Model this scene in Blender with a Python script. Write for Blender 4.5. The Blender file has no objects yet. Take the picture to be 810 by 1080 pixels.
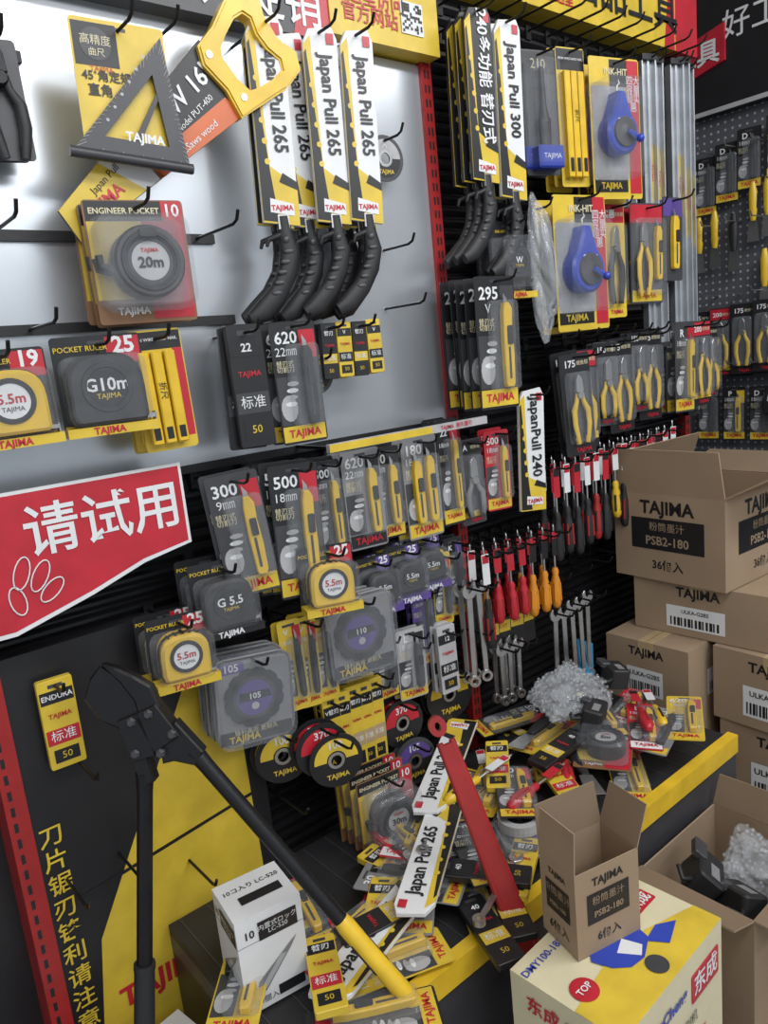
import bpy, math, random
from mathutils import Vector, Matrix, Euler
random.seed(11)
R90=math.radians(90)
scn=bpy.context.scene
try: scn.view_settings.view_transform='Standard'
except Exception: pass
# ---------------------------------------------------------------- materials
def mk(name,col,rough=.45,metal=0.,var=.12,scale=18,bump=0.,spec=.5):
    m=bpy.data.materials.new(name); m.use_nodes=True; nt=m.node_tree; b=nt.nodes['Principled BSDF']
    b.inputs['Roughness'].default_value=rough; b.inputs['Metallic'].default_value=metal
    b.inputs['Specular IOR Level'].default_value=spec
    tc=nt.nodes.new('ShaderNodeTexCoord'); nz=nt.nodes.new('ShaderNodeTexNoise'); nz.inputs['Scale'].default_value=scale; nz.inputs['Detail'].default_value=3
    nt.links.new(tc.outputs['Object'],nz.inputs['Vector'])
    r=nt.nodes.new('ShaderNodeValToRGB'); r.color_ramp.elements[0].position=.3; r.color_ramp.elements[1].position=.7
    r.color_ramp.elements[0].color=(*[c*(1-var) for c in col],1); r.color_ramp.elements[1].color=(*[min(1,c*(1+var)) for c in col],1)
    nt.links.new(nz.outputs['Fac'],r.inputs['Fac']); nt.links.new(r.outputs['Color'],b.inputs['Base Color'])
    if bump:
        bp=nt.nodes.new('ShaderNodeBump'); bp.inputs['Strength'].default_value=bump; bp.inputs['Distance'].default_value=.002
        n2=nt.nodes.new('ShaderNodeTexNoise'); n2.inputs['Scale'].default_value=scale*8; nt.links.new(tc.outputs['Object'],n2.inputs['Vector'])
        nt.links.new(n2.outputs['Fac'],bp.inputs['Height']); nt.links.new(bp.outputs['Normal'],b.inputs['Normal'])
    return m
def clearmat(name,fac,tint,rough):
    m=bpy.data.materials.new(name); m.use_nodes=True; nt=m.node_tree; nt.nodes.clear()
    o=nt.nodes.new('ShaderNodeOutputMaterial'); mx=nt.nodes.new('ShaderNodeMixShader'); t=nt.nodes.new('ShaderNodeBsdfTransparent'); g=nt.nodes.new('ShaderNodeBsdfPrincipled')
    g.inputs['Base Color'].default_value=(*tint,1); g.inputs['Roughness'].default_value=rough; g.inputs['Specular IOR Level'].default_value=1.
    nz=nt.nodes.new('ShaderNodeTexNoise'); nz.inputs['Scale'].default_value=40; tc=nt.nodes.new('ShaderNodeTexCoord'); nt.links.new(tc.outputs['Object'],nz.inputs['Vector'])
    mr=nt.nodes.new('ShaderNodeMapRange'); mr.inputs[3].default_value=fac*.5; mr.inputs[4].default_value=fac*1.5; nt.links.new(nz.outputs['Fac'],mr.inputs[0])
    bp=nt.nodes.new('ShaderNodeBump'); bp.inputs['Strength'].default_value=.35; bp.inputs['Distance'].default_value=.003; nt.links.new(nz.outputs['Fac'],bp.inputs['Height']); nt.links.new(bp.outputs['Normal'],g.inputs['Normal'])
    nt.links.new(mr.outputs[0],mx.inputs[0]); nt.links.new(t.outputs[0],mx.inputs[1]); nt.links.new(g.outputs[0],mx.inputs[2]); nt.links.new(mx.outputs[0],o.inputs[0])
    return m
M={
'Y':mk('yellow_print',(.66,.47,.045),.35),'y':mk('yellow_plastic',(.74,.48,.03),.3),
'K':mk('black_print',(.014,.014,.016),.4),'k':mk('black_rubber',(.018,.018,.02),.55,bump=.2),
'W':mk('white_print',(.72,.73,.74),.4,var=.04),'R':mk('red_print',(.48,.02,.035),.35),'r':mk('red_enamel',(.33,.018,.018),.4,bump=.1),
'G':mk('grey_print',(.22,.22,.23),.4),'D':mk('dark_grey_plastic',(.05,.05,.056),.4),'L':mk('light_grey_print',(.42,.42,.43),.4),
'B':mk('blue_plastic',(.03,.06,.40),.3),'P':mk('purple_print',(.10,.06,.26),.35),'b':mk('light_blue_plastic',(.03,.2,.38),.3),
'S':mk('brushed_steel',(.5,.5,.5),.28,.9),'A':mk('anodised_aluminium',(.50,.52,.55),.4,.7),
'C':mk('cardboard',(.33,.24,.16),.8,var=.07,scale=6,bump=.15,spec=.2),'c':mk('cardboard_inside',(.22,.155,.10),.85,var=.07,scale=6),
'O':mk('orange_plastic',(.66,.25,.02),.3),'o':mk('orange_red_print',(.55,.12,.03),.35),'N':mk('kraft_card',(.42,.31,.17),.7),
'T':clearmat('clear_blister',.15,(.38,.40,.43),.12),'V':clearmat('bubble_film',.20,(.68,.71,.75),.12),
'H':mk('blackened_iron',(.022,.022,.024),.38,.6,bump=.15),
'E':mk('beige_print',(.66,.60,.40),.45,var=.05),'n':mk('brown_print',(.22,.11,.05),.5),
}
# ---------------------------------------------------------------- mesh builder
_tc={}
def textmesh(s,align,bold,ls=.9):
    k=(s,align,bold,ls)
    if k in _tc: return _tc[k]
    cu=bpy.data.curves.new('t','FONT'); cu.body=s; cu.size=1; cu.align_x=align; cu.align_y='CENTER'; cu.resolution_u=2; cu.offset=bold; cu.space_line=ls
    o=bpy.data.objects.new('t',cu); scn.collection.objects.link(o); bpy.context.view_layer.update()
    me=o.evaluated_get(bpy.context.evaluated_depsgraph_get()).to_mesh()
    _tc[k]=([v.co.copy() for v in me.vertices],[tuple(p.vertices) for p in me.polygons])
    bpy.data.objects.remove(o); bpy.data.curves.remove(cu)
    return _tc[k]
def rr(cx,cz,w,h,r,n=4):
    p=[]; r=min(r,w/2,h/2)
    for (sx,sz,a0) in ((1,-1,-90),(1,1,0),(-1,1,90),(-1,-1,180)):
        for i in range(n+1):
            a=math.radians(a0+90*i/n); p.append((cx+sx*(w/2-r)+r*math.cos(a),cz+sz*(h/2-r)+r*math.sin(a)))
    return p
def circ(cx,cz,r,n=24,rz=None): return [(cx+r*math.cos(2*math.pi*i/n),cz+(rz or r)*math.sin(2*math.pi*i/n)) for i in range(n)]
def offs(p,d):
    n=len(p); out=[]
    for i in range(n):
        a=Vector(p[i-1]);b=Vector(p[i]);c=Vector(p[(i+1)%n]); e=(b-a); g=(c-b)
        if e.length<1e-7: e=g
        if g.length<1e-7: g=e
        t=(e.normalized()+g.normalized()); 
        if t.length<1e-6: t=e
        t.normalize(); nrm=Vector((-t.y,t.x)); out.append((b.x+nrm.x*d,b.y+nrm.y*d))
    return out
class B:
    def __init__(s): s.v=[];s.f=[];s.mi=[];s.sm=[];s.ms=[];s.T=Matrix()
    def add(s,vs,fs,m,sm=False):
        b=len(s.v); T=s.T; s.v+=[T@Vector(v) for v in vs]
        if m not in s.ms: s.ms.append(m)
        i=s.ms.index(m)
        for f in fs: s.f.append([b+j for j in f]); s.mi.append(i); s.sm.append(sm)
    def rect(s,x0,x1,z0,z1,y,m): s.add([(x0,y,z0),(x1,y,z0),(x1,y,z1),(x0,y,z1)],[(0,1,2,3)],m)
    def poly(s,p,y,m): s.add([(a,y,c) for a,c in p],[tuple(range(len(p)))],m)
    def prism(s,p,y0,y1,m,bev=0,m2=None,sm=False):
        n=len(p); q=offs(p,bev) if bev else p
        fr=[(a,y0,c) for a,c in q]; s.add(fr,[tuple(range(n))],m2 or m)
        ed=[(a,y0+bev,c) for a,c in p]; bk=[(a,y1,c) for a,c in p]
        if bev: s.add(fr+ed,[(i,n+i,n+(i+1)%n,(i+1)%n) for i in range(n)],m,sm)
        s.add(ed+bk,[(i,n+i,n+(i+1)%n,(i+1)%n) for i in range(n)],m,sm)
        s.add(bk,[tuple(reversed(range(n)))],m)
    def ring(s,po,pi,y0,y1,m):
        n=len(po); a=[(x,y0,z) for x,z in po];b=[(x,y0,z) for x,z in pi];c=[(x,y1,z) for x,z in po];d=[(x,y1,z) for x,z in pi]
        fs=[]
        for i in range(n):
            j=(i+1)%n; fs+=[(i,j,n+j,n+i),(2*n+j,2*n+i,3*n+i,3*n+j),(i,2*n+i,2*n+j,j),(n+i,n+j,3*n+j,3*n+i)]
        s.add(a+b+c+d,fs,m)
    def box(s,x0,x1,y0,y1,z0,z1,m): 
        s.add([(x,y,z) for x in (x0,x1) for y in (y0,y1) for z in (z0,z1)],[(0,1,3,2),(4,6,7,5),(0,4,5,1),(2,3,7,6),(0,2,6,4),(1,5,7,3)],m)
    def slab(s,q,th,m,m2=None):
        q=[Vector(a) for a in q]; n=(q[1]-q[0]).cross(q[2]-q[1]).normalized()*th
        k=len(q); s.add(q,[tuple(range(k))],m); s.add([a-n for a in q],[tuple(reversed(range(k)))],m2 or m)
        s.add(q+[a-n for a in q],[(i,k+i,k+(i+1)%k,(i+1)%k) for i in range(k)],m)
    def tube(s,path,rad,m,n=8,fl=1.,cap=True,ref=(0,1,0)):
        P=[Vector(p) for p in path]; k=len(P)
        if not isinstance(rad,(list,tuple)): rad=[rad]*k
        vs=[];nv=Vector(ref)
        for i in range(k):
            t=(P[min(i+1,k-1)]-P[max(i-1,0)]).normalized(); a=nv-t*nv.dot(t)
            if a.length<1e-4: a=t.orthogonal()
            a.normalize(); c=t.cross(a); nv=a
            for j in range(n):
                an=2*math.pi*j/n; vs.append(P[i]+a*(rad[i]*fl*math.cos(an))+c*(rad[i]*math.sin(an)))
        fs=[(i*n+j,i*n+(j+1)%n,(i+1)*n+(j+1)%n,(i+1)*n+j) for i in range(k-1) for j in range(n)]
        s.add(vs,fs,m,True)
        if cap: s.add(vs[:n],[tuple(reversed(range(n)))],m); s.add(vs[-n:],[tuple(range(n))],m)
    def lathe(s,cx,cz,prof,m,n=28):
        vs=[(cx+r*math.cos(2*math.pi*j/n),y,cz+r*math.sin(2*math.pi*j/n)) for r,y in prof for j in range(n)]
        s.add(vs,[(i*n+j,i*n+(j+1)%n,(i+1)*n+(j+1)%n,(i+1)*n+j) for i in range(len(prof)-1) for j in range(n)],m,False)
    def disc(s,cx,cz,r,y,m,n=28): s.poly(circ(cx,cz,r,n),y,m)
    def ball(s,c,r,m,n=10,k=6):
        rx,ry,rz=r if isinstance(r,(tuple,list)) else (r,r,r); vs=[]
        for i in range(k+1):
            a=math.pi*i/k
            for j in range(n):
                b=2*math.pi*j/n; vs.append((c[0]+rx*math.sin(a)*math.cos(b),c[1]+ry*math.sin(a)*math.sin(b),c[2]+rz*math.cos(a)))
        s.add(vs,[(i*n+j,(i+1)*n+j,(i+1)*n+(j+1)%n,i*n+(j+1)%n) for i in range(k) for j in range(n)],m,True)
    def text(s,t,x,z,size,y,m,rot=0,al='CENTER',bold=0.,sx=1.,ls=.9):
        v,f=textmesh(t,al,bold,ls); c,d=math.cos(math.radians(rot)),math.sin(math.radians(rot))
        s.add([(x+(p.x*c*sx-p.y*d)*size,y,z+(p.x*d*sx+p.y*c)*size) for p in v],f,m)
    def mesh(s,name):
        me=bpy.data.meshes.new(name); me.from_pydata([tuple(v) for v in s.v],[],s.f)
        for m in s.ms: me.materials.append(M[m] if isinstance(m,str) else m)
        me.polygons.foreach_set('material_index',s.mi); me.polygons.foreach_set('use_smooth',s.sm); me.update(); return me
def place(me,name,loc=(0,0,0),rot=(0,0,0),sc=1):
    if isinstance(me,B): me=me.mesh(name)
    o=bpy.data.objects.new(name,me); scn.collection.objects.link(o); o.location=loc; o.rotation_euler=rot; o.scale=(sc,sc,sc); return o
hooks=B()
def hook(x,z,y,side=1):
    hooks.tube([(x,0,z),(x,y*.5,z),(x,y,z),(x,y-.012,z+.004),(x,y-.02,z+.018)],.0028,'H',6)
    hooks.box(x-.009,x+.009,-.016,-.001,z-.02,z+.012,'H')
def hang(me,name,x,zt,y,n=1,dy=.02,yaw=-10,dz=0,hk=True,tilt=0,dx=0.,sc=1):
    if isinstance(me,B): me=me.mesh(name)
    for i in range(n):
        a=yaw+random.uniform(-4,4)
        place(me,name,(x+dx*i,y+dy*i,zt+random.uniform(-.004,.004)),(0,math.radians(tilt+random.uniform(-1.5,1.5)),math.radians(a)),sc)
    if hk: hook(x,zt-.012,y-.045)
def lay(me,name,x,y,z,yaw=0,tx=0,ty=0):
    if isinstance(me,B): me=me.mesh(name)
    return place(me,name,(x,y,z),(math.radians(-90+tx),math.radians(ty),math.radians(yaw)))
# ---------------------------------------------------------------- item generators (front = -y, origin top centre)
def card(b,w,h,m,y=0,th=.0015):
    b.prism(rr(0,-h/2,w,h,.006),y-th,y,m); b.rect(-.012,.012,-.013,-.008,y-th-.0004,'D')
def knife(b,x,zt,zb,w,m,y=-.003,th=.013):
    L=zt-zb
    p=[(x-w*.42,zb+.006),(x-w*.3,zb),(x+w*.35,zb),(x+w*.5,zb+.008),(x+w*.55,zb+L*.4),(x+w*.45,zb+L*.7),(x+w*.5,zt-.012),(x+w*.2,zt),(x-w*.3,zt),(x-w*.45,zt-.02),(x-w*.5,zb+L*.5)]
    b.prism(p,y-th,y,m,.002)
    b.prism(rr(x+w*.1,zb+L*.62,w*.55,L*.22,.003),y-th-.003,y-th,'k'); b.rect(x-w*.12,x+w*.1,zb+L*.1,zb+L*.48,y-th-.0006,'D')
    b.poly([(x-w*.22,zt),(x+w*.15,zt),(x+w*.15,zt+.008),(x-w*.22,zt+.02)],y-th*.5,'S')
def knife_pack(num,w=.085,h=.2,c='K',c2='R',kc='y',sub='18㎜',n=1,foot='Y'):
    b=B(); card(b,w,h,c); y=-.0019
    b.rect(w*.12,w*.47,-h*.3,-h*.07,y,c2); b.rect(-w*.47,w*.47,-h*.98,-h*.85,y,foot)
    b.rect(-w*.47,-w*.02,-h*.84,-h*.44,y,'D')
    b.poly(circ(-w*.27,-h*.70,w*.18,14,h*.11),y-.0004,'L')
    for i in range(4): b.poly(circ(-w*(.13+.03*i),-h*(.50+.055*i),w*.13,10,h*.02),y-.0006-i*.0001,'W' if i%2 else 'L')
    b.text(num,-w*.17,-h*.13,w*.33,y-.001,'W',bold=.02); b.text(sub,-w*.2,-h*.24,w*.24,y-.001,'W')
    b.text('替刃式\n切割刀',-w*.25,-h*.36,w*.13,y-.001,'E')
    b.text('TAJIMA',0,-h*.915,w*.22,y-.001,'R',bold=.02)
    for i in range(n): knife(b,w*.2-i*w*.36,-h*.2-i*.006,-h*.84,w*.24,kc)
    b.prism(rr(w*.12,-h*.52,w*.7,h*.68,.01),-.02,-.0032,'T',.004)
    return b
def blade_pack(w=.04,h=.13,c='Y',t='BLADE',foot='R'):
    b=B(); b.prism(rr(0,-h/2,w,h,.004),-.012,0,c,.001); y=-.0126
    b.rect(-w*.46,w*.46,-h*.26,-h*.12,y,'K'); b.rect(-w*.46,w*.46,-h*.72,-h*.55,y,foot); b.text(t,0,-h*.19,min(w*.3,w*1.3/max(1,len(t))),y-.0006,'W',bold=.02)
    b.text('标准',0,-h*.635,w*.36,y-.0006,'W'); b.rect(-w*.35,w*.35,-h*.93,-h*.78,y,'K'); b.text('50',0,-h*.855,w*.3,y-.0006,'Y'); b.text('TAJIMA',0,-h*.40,w*.2,y-.0006,'R',bold=.02)
    b.rect(-w*.2,w*.2,-h*.09,-h*.05,y,'D')
    return b
def dshape(w,h,cx,cz):
    p=[]
    for i in range(13):
        a=math.pi*i/12; p.append((cx+w/2*math.copysign(abs(math.cos(a))**.7,math.cos(a)),cz+h*.02+h*.48*math.sin(a)**.8))
    p+=[(cx-w/2,cz-h*.35),(cx-w*.46,cz-h*.46),(cx-w*.4,cz-h*.5),(cx+w*.45,cz-h*.5),(cx+w*.5,cz-h*.44)]
    return p
def tape_body(b,s,col,cx,cz,lab='5.5m',y=-.004,dep=.036,acc='k'):
    b.prism(dshape(s,s*.95,cx,cz),y-dep,y,col,.005,sm=True)
    b.prism(dshape(s*1.05,s*.98,cx,cz),y-dep*.62,y-dep*.38,acc)
    for i in range(5): b.box(cx-s*.3+i*s*.14,cx-s*.24+i*s*.14,y-dep*.8,y-dep*.2,cz+s*.40-abs(i-2)*s*.025,cz+s*.50-abs(i-2)*s*.03,acc)
    b.lathe(cx,cz+s*.02,[(s*.34,y-dep),(s*.33,y-dep-.003),(s*.27,y-dep-.003),(s*.26,y-dep-.001)],acc)
    b.disc(cx,cz+s*.02,s*.27,y-dep-.0012,'W' if col!='k' else 'K'); b.text(lab,cx,cz+s*.05,s*(.2 if col!='k' else .24),y-dep-.002,'R' if col!='k' else 'W',bold=.02); b.text('TAJIMA',cx,cz-s*.1,s*.1,y-dep-.002,'K' if col!='k' else 'Y')
    b.box(cx+s*.48,cx+s*.6,y-dep*.8,y-dep*.2,cz-s*.46,cz-s*.40,'S'); b.box(cx+s*.59,cx+s*.61,y-dep*.8,y-dep*.2,cz-s*.56,cz-s*.38,'S')
def tape_pack(num,w=.11,h=.145,col='y',lab='5.5m',c='K',top='R',s=None,title='POCKET RULER',base='Y'):
    b=B(); card(b,w,h,c); y=-.002; s=s or w*.78
    b.rect(w*.1,w*.48,-h*.3,-.004,y,top); b.text(num,w*.3,-h*.12,w*.26,y-.001,'W',bold=.03); b.text(title,-w*.18,-h*.13,w*.085,y-.001,'Y',bold=.01)
    b.rect(-w*.48,w*.48,-h*.99,-h*.9,y,base)
    tape_body(b,s,col,0,-h*.55,lab); b.box(-w*.5,w*.5,-.04,-.002,-h-.002,-h+.012,base); b.text('TAJIMA',-w*.05,-h+.005,.014,-.041,'R' if base=='Y' else 'W',bold=.03)
    b.prism(rr(0,-h*.56,w*.92,h*.7,.015),-.05,-.0035,'T',.006)
    return b
def reel_pack(num='10',w=.15,h=.18,lab='20m'):
    b=B(); card(b,w,h,'n'); y=-.002
    b.rect(-w*.48,w*.48,-h*.17,-h*.01,y,'K'); b.text('ENGINEER POCKET',-w*.1,-h*.09,w*.08,y-.001,'E',bold=.02); b.rect(w*.27,w*.48,-h*.17,-h*.01,y-.0005,'R'); b.text(num,w*.37,-h*.09,w*.17,y-.0015,'W',bold=.02)
    b.rect(w*.05,w*.48,-h*.97,-h*.17,y,'R'); b.rect(-w*.48,w*.05,-h*.8,-h*.17,y,'Y'); b.text('TAJIMA',-w*.15,-h*.9,w*.1,y-.001,'W',bold=.02)
    cx,cz=.005,-h*.52; R=w*.34
    b.lathe(cx,cz,[(R,-.003),(R*1.03,-.006),(R*1.03,-.034),(R*.96,-.040),(R*.7,-.040),(R*.66,-.037),(R*.5,-.037)],'D',32); b.disc(cx,cz,R*.55,-.0372,'L')
    b.lathe(cx,cz,[(R*.86,-.041),(R*.84,-.044),(R*.74,-.044),(R*.72,-.041)],'k',32)
    b.text(lab,cx,cz-R*.05,R*.42,-.0385,'K',bold=.03); b.text('TAJIMA',cx,cz+R*.3,R*.16,-.0385,'R',bold=.02)
    b.tube([(cx-R*1.0,-.02,cz-.01),(cx-R*1.35,-.02,cz-.004),(cx-R*1.38,-.02,cz+.012)],.006,'D',8); b.prism(rr(cx,cz+R*.78,R*.5,R*.26,.004),-.047,-.04,'k')
    b.prism(rr(0,-h*.53,w*.9,h*.76,.02),-.055,-.0045,'T',.008)
    return b
def pull_saw(t='Japan Pull 265',L=.33,w=.072,handle=True,alt=0,mirror=1):
    b=B()
    main='W' if alt!=2 else 'K'
    b.prism([(-w*.5,-L),(w*.42,-L*1.02),(w*.5,-.02),(w*.38,0),(-w*.25,-.006),(-w*.42,-.03)],-.008,0,main,.001); y=-.0086
    b.poly([(-w*.5,-L),(w*.42,-L*1.02),(w*.44,-L*.82),(-w*.2,-L*.72),(-w*.22,-L*.05),(-w*.43,-L*.1)],y,'Y')
    b.poly([(-w*.49,-L*.99),(-w*.1,-L),(-w*.2,-L*.75),(-w*.36,-L*.12),(-w*.42,-L*.14)],y-.0005,'K')
    b.poly([(w*.0,-L*.80),(w*.44,-L*.84),(w*.44,-L*.80),(w*.1,-L*.755)],y-.0007,'K')
    b.poly([(-w*.3,-L*.95),(w*.3,-L*.97),(w*.3,-L*.91),(-w*.28,-L*.88)],y-.001,'W'); b.text('TAJIMA',0,-L*.93,w*.17,y-.0016,'R',bold=.03,rot=0)
    for i in range(5): b.disc(-w*.3+i*.001,-L*(.3+.1*i),w*.07,y-.0009,'Y',10)
    b.text(t,w*.13,-L*.40,w*.48 if len(t)<15 else w*.4,y-.0012,'K' if alt!=2 else 'W',rot=-90,bold=.02,sx=.88)
    b.rect(w*.2,w*.4,-.03,-.012,y-.001,'R')
    if handle:
        z=-L; s=mirror
        P=[(s*.0,-.004,z+.01),(s*.002,-.004,z-.02),(s*.006,-.004,z-.05),(-s*.002,-.004,z-.085),(-s*.024,-.004,z-.12),(-s*.054,-.004,z-.15),(-s*.078,-.004,z-.162)]
        b.tube(P,[.012,.013,.018,.0175,.018,.020,.012],'k',10,.65)
        for i in range(5):
            a=Vector(P[2]).lerp(Vector(P[4]),i/4); b.ball((a.x-.004*s,-.014,a.z),(.011,.003,.005),'D',8,4)
        b.box(-.010,.010,-.010,.002,z-.012,z+.012,'S'); b.ball((0,-.012,z-.03),(.007,.004,.007),'D')
        b.tube([(-s*.005,-.004,z-.02),(-s*.03,-.004,z-.028),(-s*.034,-.004,z-.04)],[.006,.005,.003],'k',6)
    return b
def square_pack(w=.15,h=.2):
    b=B(); card(b,w*.92,h*.93,'Y'); y=-.002
    b.rect(-w*.44,-w*.02,-h*.32,-.006,y,'K'); b.poly(circ(-w*.23,-h*.17,w*.15),y-.0005,'D'); b.text('高精度',-w*.23,-h*.15,w*.1,y-.001,'E'); b.text('曲尺',-w*.23,-h*.23,w*.08,y-.001,'E')
    b.text('45˚角定规',-w*.16,-h*.39,w*.11,y-.001,'K',bold=.02); b.text('直角',-w*.24,-h*.49,w*.12,y-.001,'K',bold=.02); b.text('TAJIMA',-w*.2,-h*.34,w*.07,y-.001,'R')
    b.rect(-w*.44,w*.1,-h*.9,-h*.83,y,'n'); b.text('TAJIMA',w*.1,-h*.9,w*.1,y-.001,'K')
    A=(w*.40,-h*.08);Bl=(-w*.60,-h*.93);Br=(w*.56,-h*1.0)
    def lp(a,c,t): return (a[0]+(c[0]-a[0])*t,a[1]+(c[1]-a[1])*t)
    cen=((A[0]+Bl[0]+Br[0])/3,(A[1]+Bl[1]+Br[1])/3); out=[Bl,Br,A]; inn=[lp(p,cen,.45) for p in out]
    o2=[];i2=[]
    for k in range(3):
        for t in (0,.25,.5,.75): o2.append(lp(out[k],out[(k+1)%3],t)); i2.append(lp(inn[k],inn[(k+1)%3],t))
    b.ring(o2,i2,-.012,-.006,'D')
    b.prism([lp(inn[0],inn[1],.45),lp(inn[0],inn[1],.55),lp(inn[2],inn[1],.35),lp(inn[2],inn[1],.25)],-.011,-.006,'D')
    b.tube([(Bl[0]-.004,-.01,Bl[1]),(Br[0]+.004,-.01,Br[1])],.008,'D',6)
    for k in range(3):
        for i in range(1,26):
            q=lp(out[k],out[(k+1)%3],i/26); r2=lp(q,cen,.09 if i%5 else .15); b.tube([(q[0],-.0124,q[1]),(r2[0],-.0124,r2[1])],.0005,'L',3,cap=False)
    for i in range(6): q=lp(inn[0],A,.1+.13*i); q=lp(q,cen,.02); b.disc(q[0]-.004,q[1]+.008,.0025,-.0126,'L',8)
    b.text('TAJIMA',w*.12,-h*.81,w*.12,-.0127,'W',bold=.03,rot=-3)
    return b
def disc_pack(num='105',w=.165,h=.175,col='D',hub='P'):
    b=B(); b.prism(rr(0,-h/2,w,h,.025),-.006,0,'G',.002); y=-.0065
    b.rect(-w*.42,-w*.1,-h*.17,-h*.05,y,'P'); b.text(num,-w*.26,-h*.11,w*.13,y-.001,'W',bold=.02)
    b.rect(-w*.45,w*.45,-h*.97,-h*.82,y,'K'); b.text('TAJIMA',-w*.15,-h*.92,w*.12,y-.001,'Y',bold=.02); b.text('锋利高效 更耐久',0,-h*.85,w*.075,y-.001,'E')
    cx,cz=0,-h*.47; R=w*.37
    o=[];nn=48
    for i in range(nn):
        a=2*math.pi*i/nn; r=R*(.93 if i%4==0 else 1); o.append((cx+r*math.cos(a),cz+r*math.sin(a)))
    b.prism(o,-.011,-.007,'K'); b.poly(circ(cx,cz,R*.72),-.0113,'D'); b.poly(circ(cx,cz,R*.6),-.0116,hub); b.poly([(cx-R*.55,cz-R*.1),(cx+R*.58,cz-R*.05),(cx+R*.5,cz+R*.2),(cx-R*.5,cz+R*.22)],-.012,'K')
    b.text(num,cx,cz+R*.06,R*.28,-.0126,'W',bold=.02); b.poly(circ(cx,cz-R*.28,R*.13,16),-.0122,'L')
    b.ring(rr(0,-h/2,w*.99,h*.99,.025),rr(0,-h/2,w*.92,h*.92,.02),-.022,-.006,'T'); b.prism(rr(0,-h/2,w*.94,h*.94,.02),-.022,-.0135,'T',.004)
    return b
def cut_disc(R=.055,c='K',lab='R',t='370'):
    b=B(); b.lathe(0,-R,[(.011,-.003),(R,-.003),(R,0),(.011,0)],c); b.lathe(0,-R,[(.011,-.0036),(.017,-.0036)],'S')
    a=circ(0,-R,R*.82,32); bi=circ(0,-R,R*.36,32)
    b.add([(x,-.0036,z) for x,z in a[:17]]+[(x,-.0036,z) for x,z in bi[:17]],[(i,i+1,18+i,17+i) for i in range(16)],lab)
    b.add([(x,-.0036,z) for x,z in (a[16:]+a[:1])]+[(x,-.0036,z) for x,z in (bi[16:]+bi[:1])],[(i,i+1,18+i,17+i) for i in range(16)],'K')
    b.text(t,0,-R*.42,R*.38,-.0042,'W',bold=.02); b.text('TAJIMA',0,-R*1.58,R*.26,-.0042,'Y',bold=.02)
    return b
def plier(b,x,zt,L,hc='y',hc2='k',y=-.012,jaw='S',long=0):
    zp=zt-L*(.3+long)
    for s in (-1,1):
        b.prism([(x-s*.001,zp+.008),(x+s*.011,zp+.008),(x+s*.009,zt-L*.08),(x+s*.002,zt),(x-s*.001,zt)][::(1 if s>0 else -1)],y-.005,y+.005,jaw,.001)
        P=[(x+s*.006,y,zp+.004),(x+s*.010,y,zp-.015),(x+s*.020,y,zp-L*.22),(x+s*.021,y,zp-L*.42),(x+s*.016,y,zp-L*.6),(x+s*.013,y,zt-L)]
        b.tube(P,[.006,.006,.0085,.0085,.0075,.0065],hc,8,.8); b.tube([P[2],P[3],P[4]],[.0088,.0092,.0082],hc2,8,.55)
    b.lathe(x,zp,[(0,y-.0085),(.0085,y-.0085),(.0105,y-.0055),(.0105,y+.005)],jaw,14)
def plier_pack(w=.085,h=.23,c='K',top='R',hc='y',hc2='k',t='180',foot='Y',long=0):
    b=B(); card(b,w,h,c); y=-.002
    b.rect(-w*.47,w*.47,-h*.17,-.004,y,top); b.text(t,-w*.16,-h*.1,w*.26,y-.001,'W',bold=.02); b.text('TAJIMA',w*.08,-h*.95,w*.16,y-.001,'R',bold=.02)
    b.rect(-w*.47,w*.47,-h*.91,-h*.84,y,foot); b.text('鲤鱼钳',w*.25,-h*.1,w*.13,y-.001,'E')
    plier(b,0,-h*.2,h*.68,hc,hc2,long=long); b.prism(rr(0,-h*.53,w*.75,h*.7,.012),-.026,-.0035,'T',.006)
    return b
def screwdriver(hc='r',g='k',L=.2,tab='W'):
    b=B(); b.tube([(0,-.01,0),(0,-.01,-L*.55)],.0028,'S',8); b.tube([(0,-.01,.006),(0,-.01,0)],[.001,.0028],'S',6)
    P=[(0,-.01,-L*(.5+.5*t)) for t in (0,.08,.18,.3,.6,.85,.96,1)]
    b.tube(P,[.006,.009,.0075,.011,.0135,.0125,.010,.005],hc,10)
    for i in range(5):
        a=2*math.pi*i/5; b.tube([(.0115*math.cos(a),-.01+.0115*math.sin(a),-L*.68),(.0125*math.cos(a),-.01+.0125*math.sin(a),-L*.90)],.0032,g,6)
    b.prism(rr(0,-L*.2,.02,L*.3,.002),-.0145,-.0135,tab); b.rect(-.009,.009,-L*.14,-L*.06,-.0149,'R' if tab!='R' else 'K')
    return b
def wrench(L=.2,w=.03):
    b=B(); p=[]
    c=(0,-w*.55)
    for a in range(115,425,15):
        p.append((c[0]+w*.5*math.cos(math.radians(a)),c[1]+w*.55*math.sin(math.radians(a))))
    p+=[(w*.17,c[1]+w*.1),(0,c[1]-w*.15),(-w*.17,c[1]+w*.1)]
    b.prism(p,-.009,-.002,'S',.001)
    b.prism([(-w*.17,-L+w*.7),(w*.17,-L+w*.7),(w*.2,-w*.95),(-w*.2,-w*.95)],-.0075,-.003,'S',.001)
    b.ring(circ(0,-L+w*.4,w*.4,18),circ(0,-L+w*.4,w*.22,18),-.011,-.001,'S')
    return b
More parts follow.
